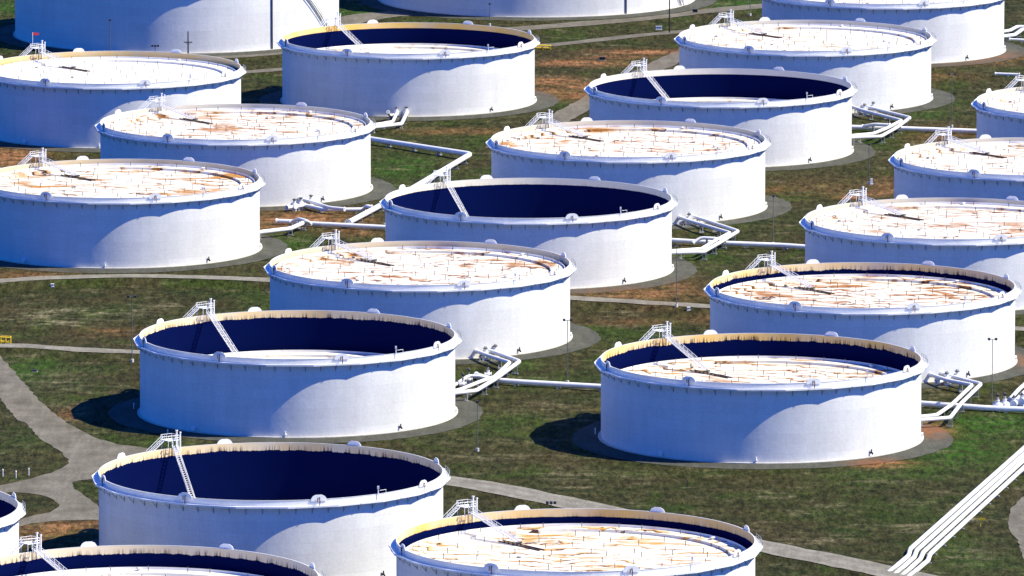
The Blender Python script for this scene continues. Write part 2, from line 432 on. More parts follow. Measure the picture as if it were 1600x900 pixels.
# soil patches in photo pixels: centre x, y, half-width, half-height, strength
DIRT = [(8, 246, 50, 11, 1.3), (470, 343, 75, 9, 1.2), (415, 352, 30, 8, .8), (560, 362, 45, 6, .5), (1000, 459, 105, 8, .75), (935, 458, 40, 5, .6), (1065, 455, 30, 12, .6),
 (900, 99, 70, 4.0, 1.2), (1010, 81, 60, 3.2, 1.3), (960, 89, 50, 3, .7), (870, 127, 35, 6, 1.2), (905, 135, 30, 7, .9), (860, 142, 30, 5, .7), (1490, 92, 75, 8, .8), (1560, 88, 40, 6, .7),
 (1455, 673, 24, 9, 1.5), (1372, 724, 34, 5, 1.5), (116, 647, 15, 6, 1.2), (1330, 308, 20, 4, 1.0), (1370, 302, 26, 4, .9), (1210, 295, 22, 5, .5), (720, 206, 70, 4, .6), (1600, 565, 20, 8, .9),
 (100, 825, 75, 12, .8), (60, 838, 40, 8, .5), (40, 432, 60, 6, .6), (170, 518, 40, 6, .45), (1440, 120, 60, 7, .4), (1000, 503, 60, 5, .35), (1040, 480, 40, 6, .3), (980, 640, 60, 6, .2),
 (1100, 500, 30, 6, .3), (900, 150, 30, 6, .9), (1090, 384, 30, 4, .25), (1480, 215, 50, 14, .45), (1300, 295, 70, 12, .3), (1390, 290, 30, 12, .5)]
LUSH = [(632, 258, 55, 16, 1.0), (600, 240, 40, 12, .4), (455, 380, 34, 12, .8), (1106, 400, 40, 12, .6), (1450, 180, 30, 7, .8), (1545, 662, 80, 16, 1.2), (1500, 700, 75, 28, 1.1), (1350, 745, 90, 12, .55),
 (1420, 738, 60, 14, .6), (50, 577, 42, 20, .9), (30, 640, 0.1, 1, 0), (820, 570, 30, 6, .8), (20, 12, 25, 10, 1.3), (560, 18, 45, 11, 1.2), (1155, 8, 40, 8, 1.2), (640, 300, 60, 10, .6), (1180, 225, 40, 20, .5),
 (1370, 215, 40, 15, .5), (1480, 845, 40, 18, .5), (1445, 860, 20, 14, .7), (770, 660, 30, 18, .45), (60, 690, 50, 18, .35), (300, 655, 0.1, 1, 0), (240, 690, 40, 5, .6), (1560, 880, 50, 20, .35), (1110, 350, 60, 10, .4),
 (900, 590, 60, 10, .3), (1600, 700, 40, 20, .4), (1020, 740, 200, 5, .3), (1380, 205, 50, 6, .6)]
PALE = [(85, 490, 45, 7, 1.2), (150, 488, 30, 5, 1.0), (95, 503, 40, 6, 1.2), (215, 488, 30, 4, .9), (265, 477, 12, 3, 1.0), (55, 495, 25, 4, .7), (1210, 774, 22, 4, 1.0), (1310, 790, 22, 3, 1.1), (1260, 805, 20, 3, .9), (1320, 838, 30, 3, 1.1),
 (1425, 829, 14, 3, 1.2), (1230, 842, 12, 2.5, 1.0), (1290, 843, 20, 2.5, 1.0), (1360, 753, 24, 2.5, .8), (990, 745, 30, 5, .6), (895, 760, 26, 4, .7), (760, 715, 60, 4, .7), (1200, 773, 12, 4, 1.0), (820, 690, 40, 3, .6), (100, 595, 40, 14, .5),
 (1500, 870, 40, 12, .5), (1440, 785, 30, 5, .4), (1530, 812, 30, 3, .8), (880, 735, 60, 5, .3), (860, 640, 60, 8, .35), (110, 632, 30, 6, .6)]
def patch(lst, x, y):
    o = np.zeros(np.shape(x))
    for px, py, rx, ry, st in lst:
        if st == 0: continue
        gx, gy = at(px, py); k = FPX / math.hypot(gy, HC)
        ax, ay = rx / k, ry / (k * HC / math.hypot(gy, HC))
        q = ((x - gx) / ax) ** 2 + ((y - gy) / ay) ** 2
        o = np.maximum(o, st * np.exp(-q * .7))
    return np.clip(o, 0, 1.3)
def set_attr(me, name, val):
    a = me.attributes.new(name, 'FLOAT', 'POINT'); a.data.foreach_set('value', np.asarray(val, np.float32))

xs = np.concatenate([[-60000, -12000, -3000, -900, -420], np.arange(-250, 251, 2.5), [420, 900, 3000, 12000, 60000]])
ys = np.concatenate([[-20000, -3000, 0, 1200, 1650], np.arange(1820, 3260, 2.5), [3500, 4200, 7000, 20000, 90000]])
GX, GY = np.meshgrid(xs, ys)
x, y = GX.ravel(), GY.ravel()
inside = (np.abs(x) < 255) & (y > 1815) & (y < 3262)
z = np.zeros_like(x); z[inside] = height(x[inside], y[inside])
me = bpy.data.meshes.new('ground')
nx, ny = len(xs), len(ys)
idx = np.arange(nx * ny).reshape(ny, nx)
F = np.stack([idx[:-1, :-1], idx[:-1, 1:], idx[1:, 1:], idx[1:, :-1]], -1).reshape(-1, 4)
me.vertices.add(nx * ny); me.vertices.foreach_set('co', np.stack([x, y, z], -1).ravel())
me.loops.add(F.size); me.loops.foreach_set('vertex_index', F.ravel().astype(np.int32))
me.polygons.add(len(F)); me.polygons.foreach_set('loop_start', np.arange(0, F.size, 4, dtype=np.int32))
me.polygons.foreach_set('use_smooth', np.ones(len(F), bool))
me.update(); me.validate()
for nm, lst in (('dirt', DIRT), ('lush', LUSH), ('pale', PALE)):
    v = np.zeros_like(x); v[inside] = patch(lst, x[inside], y[inside]); set_attr(me, nm, v)
me.materials.append(M['grass'])
struct(put('ground', me))

# roads as strips lying on the berms
for P, (nm, px, wd, bh) in zip(NET, ROADS):
    P = densify(P, 3.0); n = len(P); C = 9
    V, T = [], []
    for i, (a, b) in enumerate(P):
        p0, p1 = P[max(0, i - 1)], P[min(n - 1, i + 1)]
        dx, dy = p1[0] - p0[0], p1[1] - p0[1]; L = math.hypot(dx, dy) + 1e-9
        nx_, ny_ = -dy / L, dx / L
        wl, wr = wd / 2 + random.uniform(-.45, .45), wd / 2 + random.uniform(-.45, .45)
        for j in range(C):
            t = j / (C - 1) * 2 - 1; o = t * (wl if t < 0 else wr)
            V.append((a + nx_ * o, b + ny_ * o)); T.append(max(0, 1 - abs(abs(t) - .42) / .22))
    V = np.array(V); Z = height(V[:, 0], V[:, 1], False) + .10
    me = bpy.data.meshes.new(nm)
    me.from_pydata([(q[0], q[1], h) for q, h in zip(V, Z)], [], [(i * C + j, i * C + j + 1, (i + 1) * C + j + 1, (i + 1) * C + j) for i in range(n - 1) for j in range(C - 1)])
    me.polygons.foreach_set('use_smooth', [True] * len(me.polygons))
    set_attr(me, 'track', T); set_attr(me, 'dirt', patch(DIRT, V[:, 0], V[:, 1])); me.materials.append(M['lane' if wd in (6.0, 6.2, 10.5) else 'road']); me.update()
    struct(put(nm, me))

# tufts of rough grass and weeds
def tufts(n):
    X = rng.uniform(-185, 185, n); Y = rng.uniform(1900, 3160, n)
    keep = (tank_mask(X, Y) > .2) & (poly_mask(X, Y, junction) > .2) & (poly_mask(X, Y, GAREA) > .2)
    dens = vnoise(X, Y, 22, 11) + .6 * vnoise(X, Y, 8, 12) + .5
    keep &= rng.random(n) < np.clip(dens, .12, 1)
    for P, wd, hh in BERM: keep &= seg_dist(X, Y, P[::3]) > wd / 2 + .6
    X, Y = X[keep], Y[keep]; Z = height(X, Y); m = len(X)
    w_ = rng.uniform(.25, .75, m); h_ = rng.uniform(.10, .38, m) * (1 + .8 * (rng.random(m) > .93)); a = rng.uniform(0, 6.283, m)
    V = np.zeros((m, 5, 3)); V[:, 0] = np.stack([X + w_ * .2 * np.cos(a), Y + w_ * .2 * np.sin(a), Z + h_], -1)
    for k in range(4):
        q = a + k * 1.5708
        V[:, k + 1] = np.stack([X + w_ * np.cos(q), Y + w_ * np.sin(q) * 1.3, Z - .12], -1)
    b = np.arange(m)[:, None, None] * 5
    Fc = (b + np.array([[0, 1, 2], [0, 2, 3], [0, 3, 4], [0, 4, 1]])[None]).reshape(-1, 3)
    me = bpy.data.meshes.new('grass')
    me.vertices.add(m * 5); me.vertices.foreach_set('co', V.ravel())
    me.loops.add(Fc.size); me.loops.foreach_set('vertex_index', Fc.ravel().astype(np.int32))
    me.polygons.add(len(Fc)); me.polygons.foreach_set('loop_start', np.arange(0, Fc.size, 3, dtype=np.int32))
    me.update(); me.validate()
    v = V.reshape(-1, 3)
    for nm, lst in (('dirt', DIRT), ('lush', LUSH), ('pale', PALE)): set_attr(me, nm, patch(lst, v[:, 0], v[:, 1]))
    me.materials.append(M['grass']); o = put('grass', me); o['kind'] = 'stuff'; o['label'] = 'short rough grass and weeds between the tanks'
tufts(50000)

def area(name, px, mat, z=.12, jitter=.5):
    P = densify([at(*q) for q in px], 2.5)
    P = [(a + random.uniform(-jitter, jitter), b + random.uniform(-jitter, jitter)) for a, b in P]
    bm = bmesh.new(); f = bm.faces.new([bm.verts.new((a, b, z)) for a, b in P])
    bmesh.ops.triangulate(bm, faces=[f])
    me = bpy.data.meshes.new(name); bm.to_mesh(me); bm.free()
    for p in me.polygons:
        if p.normal.z < 0: p.flip()
    me.materials.append(mat); return struct(put(name, me))
area('road_junction', junction, M['road'], .07, .35)
area('gravel_area', GAREA, M['road'], .10, .25)

# gravel pads round the tanks
def pad(X, Y, R):
    nr, n = 7, 120
    V, r0 = [], R - .5
    for i in range(nr):
        t = i / (nr - 1)
        for j in range(n):
            q = 2 * math.pi * j / n
            rr = r0 + (R + 7.2 - r0) * t
            if i == nr - 1: rr += .5 * math.sin(3 * q + X) + random.uniform(-.3, .3)
            V.append((X + rr * math.cos(q), Y + rr * math.sin(q), .30 - .22 * t))
    me = bpy.data.meshes.new('gravel_pad')
    me.from_pydata(V, [], [(i * n + j, (i + 1) * n + j, (i + 1) * n + (j + 1) % n, i * n + (j + 1) % n) for i in range(nr - 1) for j in range(n)])
    V = np.array(V); set_attr(me, 'dirt', patch(DIRT, V[:, 0], V[:, 1])); me.materials.append(M['pad']); me.update()
    struct(put('gravel_pad', me))
for X, Y, r in CENT: pad(X, Y, r)

# ------------------------------------------------------------------ tank parts (phi: 0 = towards the camera, 90 = right)
def pp(phi, r, z): return (r * math.sin(R_(phi)), -r * math.cos(R_(phi)), z)
NSEG, PH0 = 22, 23.2
CACHE = {}
def tank_meshes(R, H):
    if (R, H) in CACHE: return CACHE[(R, H)]
    nseg = NSEG if R < 40 else 30
    D = {}
    m = MB(); m.lathe([(R, .05), (R, H * .25), (R, H * .5), (R, H * .75), (R, H - .02)], 220); m.lathe([(R, H - .02), (R + .07, H - .02), (R + .07, H + .05), (R - .15, H + .05), (R - .15, H - .02)], 220, False)
    D['shell'] = m.mesh('shell', M['shell'])
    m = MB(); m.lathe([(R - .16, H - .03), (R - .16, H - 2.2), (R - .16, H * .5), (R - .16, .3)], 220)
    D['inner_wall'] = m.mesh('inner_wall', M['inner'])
    m = MB(); m.lathe([(R - .2, .45), (R + .7, .45), (R + .7, .1)], 160, False)
    D['base_ring'] = m.mesh('base_ring', M['concrete'])
    # polygonal walkway
    m = MB(); zt = H - 1.3; sub = 8
    Rc = R + 1.65; ring = []
    for i in range(nseg):
        a, b = pp(PH0 + 360 / nseg * i, Rc, 0), pp(PH0 + 360 / nseg * (i + 1), Rc, 0)
        for k in range(sub):
            t = k / sub; o = (a[0] + (b[0] - a[0]) * t, a[1] + (b[1] - a[1]) * t)
            l = math.hypot(*o); ring.append((o, (o[0] / l * (R + .01), o[1] / l * (R + .01))))
    n = len(ring); V = []
    for o, i_ in ring:
        l = math.hypot(*o); o2 = (o[0] * (1 - .08 / l), o[1] * (1 - .08 / l))
        V += [(*i_, zt), (*o2, zt), (*o2, zt + .14), (*o, zt + .14), (*o, zt - .26), (*o2, zt - .26), (*o2, zt - .08), (*i_, zt - .08)]
    Fs = []
    for q in range(n):
        a, b = q * 8, ((q + 1) % n) * 8
        for e in range(7): Fs.append((a + e, a + e + 1, b + e + 1, b + e))
    m.add(V, Fs); D['wind_girder'] = m.mesh('wind_girder', M['white'])
    # bracket
    m = MB(); m.tube([(0, -R - 1.4, zt - .14), (0, -R - .02, zt - 1.6)], .065, 4); m.box((0, -R - .05, zt - .95), (.16, .08, 1.6)); m.box((0, -R - .72, zt - .16), (.16, 1.36, .13))
    D['girder_bracket'] = m.mesh('girder_bracket', M['bracket'])
    # foam shield
    m = MB(); out = [(-1.75, -.3), (1.75, -.3), (1.75, .2), (1.35, .75), (.7, 1.05), (-.7, 1.05), (-1.35, .75), (-1.75, .2)]
    V = [(a, -R - .10, H + b) for a, b in out] + [(a, -R - .24, H + b) for a, b in out]
    m.add(V, [tuple(range(8)), tuple(range(15, 7, -1))] + [(i, i + 8, (i + 1) % 8 + 8, (i + 1) % 8) for i in range(8)])
    D['foam_shield'] = m.mesh('foam_shield', M['white'])
    m = MB(); m.tube([(.15, -R - .5, H - 1.3), (.15, -R - .5, H + .15), (.15, -R - .26, H + .5)], .10, 6); m.tube([(-.35, -R - .46, H - .5), (-.35, -R - .46, H + .45)], .08, 6)
    D['foam_nozzle'] = m.mesh('foam_nozzle', M['red'])
    CACHE[(R, H)] = D
    return D

def roof_mesh(R):
    if ('roof', R) in CACHE: return CACHE[('roof', R)]
    m = MB()
    m.lathe([(R - .55, -.9), (R - .55, .05), (R - 2.4, .08), (R - 4.9, 0.0)], 180)
    m.lathe([(R - 4.9, 0.0), (R - 4.9, -.62)], 180, False)
    m.lathe([(R - 4.9, -.62), (R - 12, -.55), (R * .4, -.48), (.01, -.45)], 180)
    me = m.mesh('floating_roof', M['roof'])
    s = MB(); s.lathe([(R - .17, -.28), (R - .36, -.04), (R - .56, -.25)], 180)
    f = MB(); f.lathe([(R - 1.3, .05), (R - 1.3, .62), (R - 1.37, .62), (R - 1.37, .05)], 180, False)
    l = MB(); l.tube([(0, 0, -.2), (0, 0, 1.0)], .085, 6); l.tube([(0, 0, .92), (0, 0, 1.08)], .13, 6)
    t = MB()
    for sx in (-.62, .62): t.box((sx, 0, .12), (.20, 14.5, .22))
    for i in range(10): t.box((0, -6.6 + i * 1.46, -.12), (1.5, .14, .26))
    v = MB(); v.lathe([(.42, -.1), (.42, .45), (.62, .45), (.62, .62), (.01, .72)], 12)
    h = MB(); h.lathe([(.38, -.1), (.38, .28), (.5, .28), (.5, .36), (.01, .36)], 14)
    CACHE[('roof', R)] = (me, s.mesh('rim_seal', M['grey']), f.mesh('foam_dam', M['white']), l.mesh('roof_leg', M['leg']), t.mesh('ladder_track', M['track']), v.mesh('roof_vent', M['white']), h.mesh('roof_manhole', M['grey']))
    return CACHE[('roof', R)]

PHP = 217.5
def platform_parts(root, R, H, zroof):
    er = (math.sin(R_(PHP)), -math.cos(R_(PHP))); et = (math.cos(R_(PHP)), math.sin(R_(PHP)))
    P = lambda r, t, z: (er[0] * r + et[0] * t, er[1] * r + et[1] * t, z)
    zd = H + 1.9
    m = MB(); c = P(R + .35, 0, zd); m.box(c, (3.0, 3.2, .12), er)
    for r in (R - 1.0, R + 1.5):
        for t in (-1.45, 1.45): m.tube([P(r, t, H - 1.25 if r > R else H - .4), P(r, t, zd)], .07, 5)
    for t in (-1.45, 1.45): m.tube([P(R - 1.0, t, H - .35), P(R + .1, t, H - .35)], .07, 5)
    pl = obj('gauge_platform', m, M['white'], root)
    m = MB()
    cor = [(R - 1.1, -1.5), (R + 1.8, -1.5), (R + 1.8, 1.5), (R - 1.1, 1.5)]
    for hh in (.55, 1.1): m.tube([P(*cor[0], zd + hh), P(*cor[1], zd + hh), P(*cor[2], zd + hh)], .055, 5); m.tube([P(*cor[3], zd + hh), P(*cor[0], zd + hh)], .055, 5)
    for q in cor + [(R + .35, -1.5), (R + .35, 1.5), (R + 1.8, 0)]: m.tube([P(*q, zd), P(*q, zd + 1.1)], .055, 5)
    obj('railing', m, M['white'], pl)
    m = MB(); L = 4.4
    for r in (R + .35, R + 1.25):
        m.tube([P(r, 1.5, zd), P(r, 1.5 + L, H - 1.2)], .08, 5)
        m.tube([P(r, 1.5, zd + 1.05), P(r, 1.5 + L, H - .15)], .055, 5)
        for k in (.0, .33, .66, 1.0): m.tube([P(r, 1.5 + L * k, zd + (H - 1.2 - zd) * k), P(r, 1.5 + L * k, zd + (H - 1.2 - zd) * k + 1.05)], .05, 5)
    for k in range(11):
        q = (k + .5) / 11; m.box(P(R + .8, 1.5 + L * q, zd + (H - 1.2 - zd) * q), (.85, .28, .06), er)
    obj('stair', m, M['white'], pl)
    for t, top, rr in ((-.9, 4.2, .19), (-1.9, 3.7, .15)):
        m = MB(); m.tube([P(R - .95, t, H - .9), P(R - .95, t, H + top)], rr, 8); m.tube([P(R - .95, t, H + top - .25), P(R - .95, t, H + top)], rr * 1.6, 8)
        obj('guide_pole', m, M['white'], root)
    m = MB(); m.tube([P(R - 2.3, .9, H + .2), P(R - 2.3, .9, H + 2.6)], .07, 5); m.tube([P(R - 1.2, .9, H + 1.4), P(R - 2.3, .9, H + 1.4)], .06, 5); m.box(P(R - 2.3, .9, H + 2.6), (.4, .4, .3), er)
    obj('level_gauge', m, M['grey'], root)
    # rolling ladder down to the roof
    L = 17.6; z0 = H + .9; z1 = zroof + .15; dr = z0 - z1; Lh = math.sqrt(max(9, L * L - dr * dr))
    r0, r1 = R - 1.2, R - 1.2 - Lh
    m = MB(); h = MB()
    for t in (-.55, .55):
        m.tube([P(r0, t, z0), P(r1, t, z1)], .12, 5)
        h.tube([P(r0, t, z0 + 1.05), P(r1 + .3, t, z1 + 1.05)], .065, 5)
        h.tube([P(r0, t, z0 + .55), P(r1 + .3, t, z1 + .55)], .045, 4)
        for k in range(11):
            q = k / 10; h.tube([P(r0 + (r1 - r0) * q, t, z0 + (z1 - z0) * q), P(r0 + (r1 - r0) * q + .02, t, z0 + (z1 - z0) * q + 1.05)], .045, 4)
    for k in range(34):
        q = (k + .5) / 34; m.box(P(r0 + (r1 - r0) * q, 0, z0 + (z1 - z0) * q), (.22, 1.1, .06), er)
    ld = obj('rolling_ladder', m, M['white'], root)
    obj('handrail', h, M['white'], ld)
    wh = MB(); wh.tube([P(r1, -.75, z1), P(r1, .75, z1)], .22, 8); obj('ladder_wheel', wh, M['dark'], ld)

def manways(root, R):
    m = MB()
    m.tube([pp(-39, R - .05, 1.25), pp(-39, R + .55, 1.25)], .48, 12); m.tube([pp(-39, R + .50, 1.25), pp(-39, R + .66, 1.25)], .66, 12)
    obj('manway', m, M['white'], root)
    m = MB(); m.tube([pp(-3.2, R - .05, .95), pp(-3.2, R + .7, .95)], .26, 8); m.tube([pp(-3.2, R + .55, .6), pp(-3.2, R + .55, 1.9)], .16, 6); obj('sample_valve', m, M['white'], root)
    m = MB(); m.tube([pp(41, R - .05, 1.3), pp(41, R + .55, 1.3), pp(41.2, R + .75, .9)], .24, 8); m.box(pp(41, R + .4, 1.75), (.3, .3, .7)); obj('mixer', m, M['dark'], root)
    m = MB(); m.tube([pp(86, R - .05, 1.25), pp(86, R + .55, 1.25)], .5, 12); obj('manway', m, M['white'], root)

TANK = {}
for (num, X, Y, R, H, dep, stain, amber, rust, drip, vis, label) in TANKS:
    D = tank_meshes(R, H)
    t = thing('storage_tank', label, 'storage tank', (X, Y, 0), 0, 'white storage tanks of the tank farm')
    TANK[num] = t
    put('shell', D['shell'], t); put('base_ring', D['base_ring'], t)
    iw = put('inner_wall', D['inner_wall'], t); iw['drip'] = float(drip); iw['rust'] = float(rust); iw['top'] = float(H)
    put('wind_girder', D['wind_girder'], t)
    nb = 66 if R < 40 else 90
    for k in range(nb):
        ph = PH0 + (k + .5) * 360 / nb
        ph = (ph + 180) % 360 - 180
        if abs(ph) < 88 and num not in (19, 20): put('girder_bracket', D['girder_bracket'], t, rz=R_(ph))
    zr = H - dep
    rm = roof_mesh(R)
    rf = put('floating_roof', rm[0], t, (0, 0, zr)); rf['stain'] = float(stain); rf['amber'] = float(amber)
    put('rim_seal', rm[1], rf); put('foam_dam', rm[2], rf)
    er = (math.sin(R_(PHP)), -math.cos(R_(PHP)))
    if num not in (19, 20):
        rr = R - 19.0
        put('ladder_track', rm[4], rf, (er[0] * rr, er[1] * rr, -.45), math.atan2(er[1], er[0]) - math.pi / 2)
    if vis:
        for r, n, o in ((7, 6, .2), (14, 12, .05), (21, 18, .4), (28, 24, .1), (R - 2.9, 30, .3)):
            for k in range(n):
                q = 2 * math.pi * (k + o + .18 * math.sin(k * 2.4 + num)) / n
                put('roof_leg', rm[3], rf, (r * math.cos(q), r * math.sin(q), .05 if r > R - 5 else -.5))
        for a, r in ((25, 33), (50, 24), (118, 35.4), (200, 30), (260, 12), (-20, 35.4), (300, 22)):
            put('roof_vent' if a % 20 else 'roof_manhole', rm[5] if a % 20 else rm[6], rf, (*pp(a + num * 3, r, 0)[:2], .02 if r > 32.5 else -.55))
    for k in range(8):
        sh = put('foam_shield', D['foam_shield'], t, rz=R_(17.2 + 45 * k))
        put('foam_nozzle', D['foam_nozzle'], sh)
    if num not in (19, 20):
        platform_parts(t, R, H, zr)
        m = MB(); m.tube([pp(39, R + .3, H - 1.2), pp(39, R + .3, H + 1.75)], .13, 6); m.tube([pp(39.4, R + .5, H + .85), pp(42, R + .5, H + .85), pp(42, R + .5, H - 1.2)], .05, 5); m.box(pp(39, R + .3, H + 1.5), (.42, .42, .6))
        obj('vent_post', m, M['white'], t)
        m = MB()
        for z in (H - .75, H - .2): m.tube([pp(88, R + 1.5, z), pp(96, R + 1.5, z), pp(103, R + 1.42, z)], .05, 5)
        for a in (88, 92, 96, 100, 103): m.tube([pp(a, R + 1.46, H - 1.3), pp(a, R + 1.46, H - .2)], .05, 5)
        obj('guard_rail', m, M['grey'], t)
        manways(t, R)
    else:
        # dark riser and sloping stair on the lit side of the big tanks
        m = MB(); a0 = 37.2 if num == 19 else 34
        m.tube([pp(a0, R + .3, .3), pp(a0, R + .3, H)], .22, 6); obj('riser_pipe', m, M['dark'], t)
        m = MB(); a, b = (45, 72) if num == 19 else (47, 66)
        for rr in (R + .25, R + 1.1):
            m.tube([pp(a + (b - a) * q / 8, rr, H + (.5 - H) * q / 8) for q in range(9)], .15, 5)
            m.tube([pp(a + (b - a) * q / 8, rr, H + 1.0 + (.5 - H) * q / 8) for q in range(9)], .07, 5)
        obj('spiral_stair', m, M['grey'], t)

# small red windsock at the clean roofed tank
X, Y = TANKS[9][1], TANKS[9][2]
fp = pp(PHP, TR + 1.6, TH)
m = MB(); m.tube([(0, 0, 1.9), (0, 0, 6.4)], .07, 6)
t = thing('flag', 'small red flag on a thin white mast above the clean white roof platform', 'flag', (X + fp[0] - .6, Y + fp[1], TH))
obj('mast', m, M['white'], t)
m = MB(); m.add([(0.05, -.03, 5.5), (1.9, .1, 5.6), (1.9, .1, 6.2), (0.05, -.03, 6.4), (0.05, .03, 5.5), (1.9, .16, 5.6), (1.9, .16, 6.2), (0.05, .03, 6.4)], [(0, 1, 2, 3), (7, 6, 5, 4), (0, 4, 5, 1), (1, 5, 6, 2), (2, 6, 7, 3), (3, 7, 4, 0)])
obj('flag_cloth', m, M['flagred'], t)

# ------------------------------------------------------------------ pipelines
def crop(ox, oy): return lambda *L: [(ox + a / 3.75, oy + b / 3.75) for a, b in L]
def pipe(label, px, r=.55, z=1.0, wall=None, group=None, supports=True, zs=None, cat='pipeline', name='pipeline'):
    """px: photo pixels of the axis at height z; wall = tank number the first end butts against"""
    zz = zs or [z] * len(px)
    P = [(*at(q[0], q[1], h), h) for q, h in zip(px, zz)]
    if wall:
        X, Y = TANK[wall].location[:2]; a = P[0]; d = math.hypot(a[0] - X, a[1] - Y)
        P = [(X + (a[0] - X) / d * (TR - .05), Y + (a[1] - Y) / d * (TR - .05), a[2])] + P
    # round the bends
    Q = [P[0]]
    for i in range(1, len(P) - 1):
        a, b, c = Vector(P[i - 1]), Vector(P[i]), Vector(P[i + 1])
        k = min(1.6 * r + .3, (a - b).length * .4, (c - b).length * .4)
        u, v = (a - b).normalized(), (c - b).normalized()
        for s in (0, .5, 1): 
            p1, p2 = b + u * k, b + v * k
            Q.append(tuple((p1 * (1 - s) + b * s) * (1 - s) + (b * (1 - s) + p2 * s) * s))
    Q.append(P[-1])
    ox, oy = P[0][0], P[0][1]
    loc = lambda p: (p[0] - ox, p[1] - oy, p[2])
    t = thing(name, label, cat, (ox, oy, 0), 0, group or 'white pipelines between the tanks')
    m = MB(); m.tube([loc(p) for p in Q], r, 14); obj('pipe_run', m, M['pipe'], t)
    m = MB()
    for p, q in ((P[0], P[1]), (P[-1], P[-2])):
        u = (Vector(q) - Vector(p)).normalized(); b = Vector(p) + u * (.9 if wall and p is P[0] else 0)
        m2 = MB(); m2.tube([loc(b), loc(b + u * .22)], r * 1.32, 14); obj('flange', m2, M['pipe'], t)
    if supports:
        dist = 4.0; acc = 0.0
        for a, b in zip(P[:-1], P[1:]):
            L = math.hypot(b[0] - a[0], b[1] - a[1])
            while dist < acc + L:
                s = (dist - acc) / L; c = (a[0] + (b[0] - a[0]) * s, a[1] + (b[1] - a[1]) * s, a[2] + (b[2] - a[2]) * s)
                ex = ((b[0] - a[0]) / L, (b[1] - a[1]) / L)
                if c[2] > r + .1:
                    m = MB(); h = c[2] - r + .03
                    m.box((c[0] - ox, c[1] - oy, h - .08), (.28, 2 * r + .1, .16), ex)
                    for sg in (-1, 1): m.box((c[0] - ox - ex[1] * sg * r * .8, c[1] - oy + ex[0] * sg * r * .8, h / 2 - .1), (.22, .22, h + .1), ex)
                    m.box((c[0] - ox, c[1] - oy, .05), (.6, 2 * r + .5, .3), ex)
                    obj('pipe_support', m, M['grey'], t)
                dist += 11.0
            acc += L
    return t

def valve(px, label, dirpx=None, h=2.9, z=1.0, r=.55, body='white', group='pipe valves between the tanks'):
    X, Y = at(*px, z)
    ex = (1, 0)
    if dirpx:
        q = at(*dirpx, z); L = math.hypot(q[0] - X, q[1] - Y); ex = ((q[0] - X) / L, (q[1] - Y) / L)
    t = thing('gate_valve', label, 'valve', (X, Y, 0), 0, group)
    E = lambda s, zz, w=0: (ex[0] * s - ex[1] * w, ex[1] * s + ex[0] * w, zz)
    m = MB(); m.tube([E(-.75, z), E(-.25, z), E(.25, z), E(.75, z)], [r * 1.05, r * 1.5, r * 1.5, r * 1.05], 12)
    for s in (-.85, .72): m.tube([E(s, z), E(s + .16, z)], r * 1.55, 12)
    m.tube([(0, 0, z), (0, 0, z + r * 1.3), (0, 0, z + r * 2.2)], [r * 1.1, r * .95, r * .6], 10)
    m.tube([(0, 0, z + r * 2.15), (0, 0, z + r * 2.4)], r * .95, 10)
    m.box((0, 0, .2), (.9, .9, max(.3, z - r)), ex)
    obj('valve_body', m, M[body], t)
    m = MB(); m.tube([(0, 0, z + r * 2.3), (0, 0, h + .35)], .09, 6); m.box((0, 0, z + r * 2.4 + .35), (.5, .5, .6), ex)
    obj('stem', m, M['grey'], t)
    m = MB(); rim = [E(.55 * math.cos(q), h, .55 * math.sin(q)) for q in np.linspace(0, 2 * math.pi, 15)]
    m.tube(rim, .09, 5)
    for q in (0, 1.571): m.tube([E(.55 * math.cos(q), h, .55 * math.sin(q)), E(-.55 * math.cos(q), h, -.55 * math.sin(q))], .05, 4)
    m.box((0, 0, h - .25), (.55, .45, .5), ex)
    obj('handwheel', m, M['dark'], t)
    return t

cA, cB, cC, cD, cE, cF, cH = crop(1180, 440), crop(400, 440), crop(800, 220), crop(1180, 0), crop(400, 220), crop(400, 0), crop(1180, 660)
# right junction, between the rust-dripped tank and the darkest-streaked one
pipe('inner of two parallel zigzag pipes running from the darkest-streaked tank towards the rust-dripped tank', cA((1128, 578), (1272, 606), (1150, 722), (1062, 783), (985, 791), (900, 795)), .48, 2.2, 6)
pipe('outer of two parallel zigzag pipes running from the darkest-streaked tank towards the rust-dripped tank', cA((1190, 566), (1324, 600), (1208, 712), (1142, 798), (985, 810), (880, 815)), .48, 2.2, 6)
pipe('straight header pipe leaving the rust-dripped tank on its right, under a tall light pole', cA((880, 706), (980, 714), (1340, 740), (1600, 750)), .68, .95)
pipe('short capped pipe stub beside two valves at the foot of the darkest-streaked tank', cA((1062, 588), (1122, 580)), .5, 1.2, supports=False)
for q, s in (((1122, 572), 'left'), ((1183, 560), 'right')):
    valve(cA(q)[0], f'{s} of the two valves at the foot of the darkest-streaked tank', cA((q[0] + 60, q[1] + 12))[0], 3.1, 1.6)
pipe('upper of two short pipes slanting out at the right edge from the valve manifold', cA((1490, 692), (1545, 632), (1640, 548)), .5, 1.4)
pipe('lower of two short pipes slanting out at the right edge from the valve manifold', cA((1512, 712), (1575, 650), (1660, 580)), .5, 1.4)
for i, (q, s) in enumerate((((1420, 728), 'first valve right of the tall light pole on the header pipe'), ((1462, 722), 'second valve right of the tall light pole on the header pipe'),
        ((1515, 715), 'third valve right of the tall light pole, at the slanting pipes'), ((1562, 700), 'outermost manifold valve at the right edge beside the slanting pipes'))):
    valve(cA(q)[0], s, cA((q[0] + 60, q[1] + (10 if i < 2 else -50)))[0], 4.2 if i < 2 else 3.0, 1.4, .6)
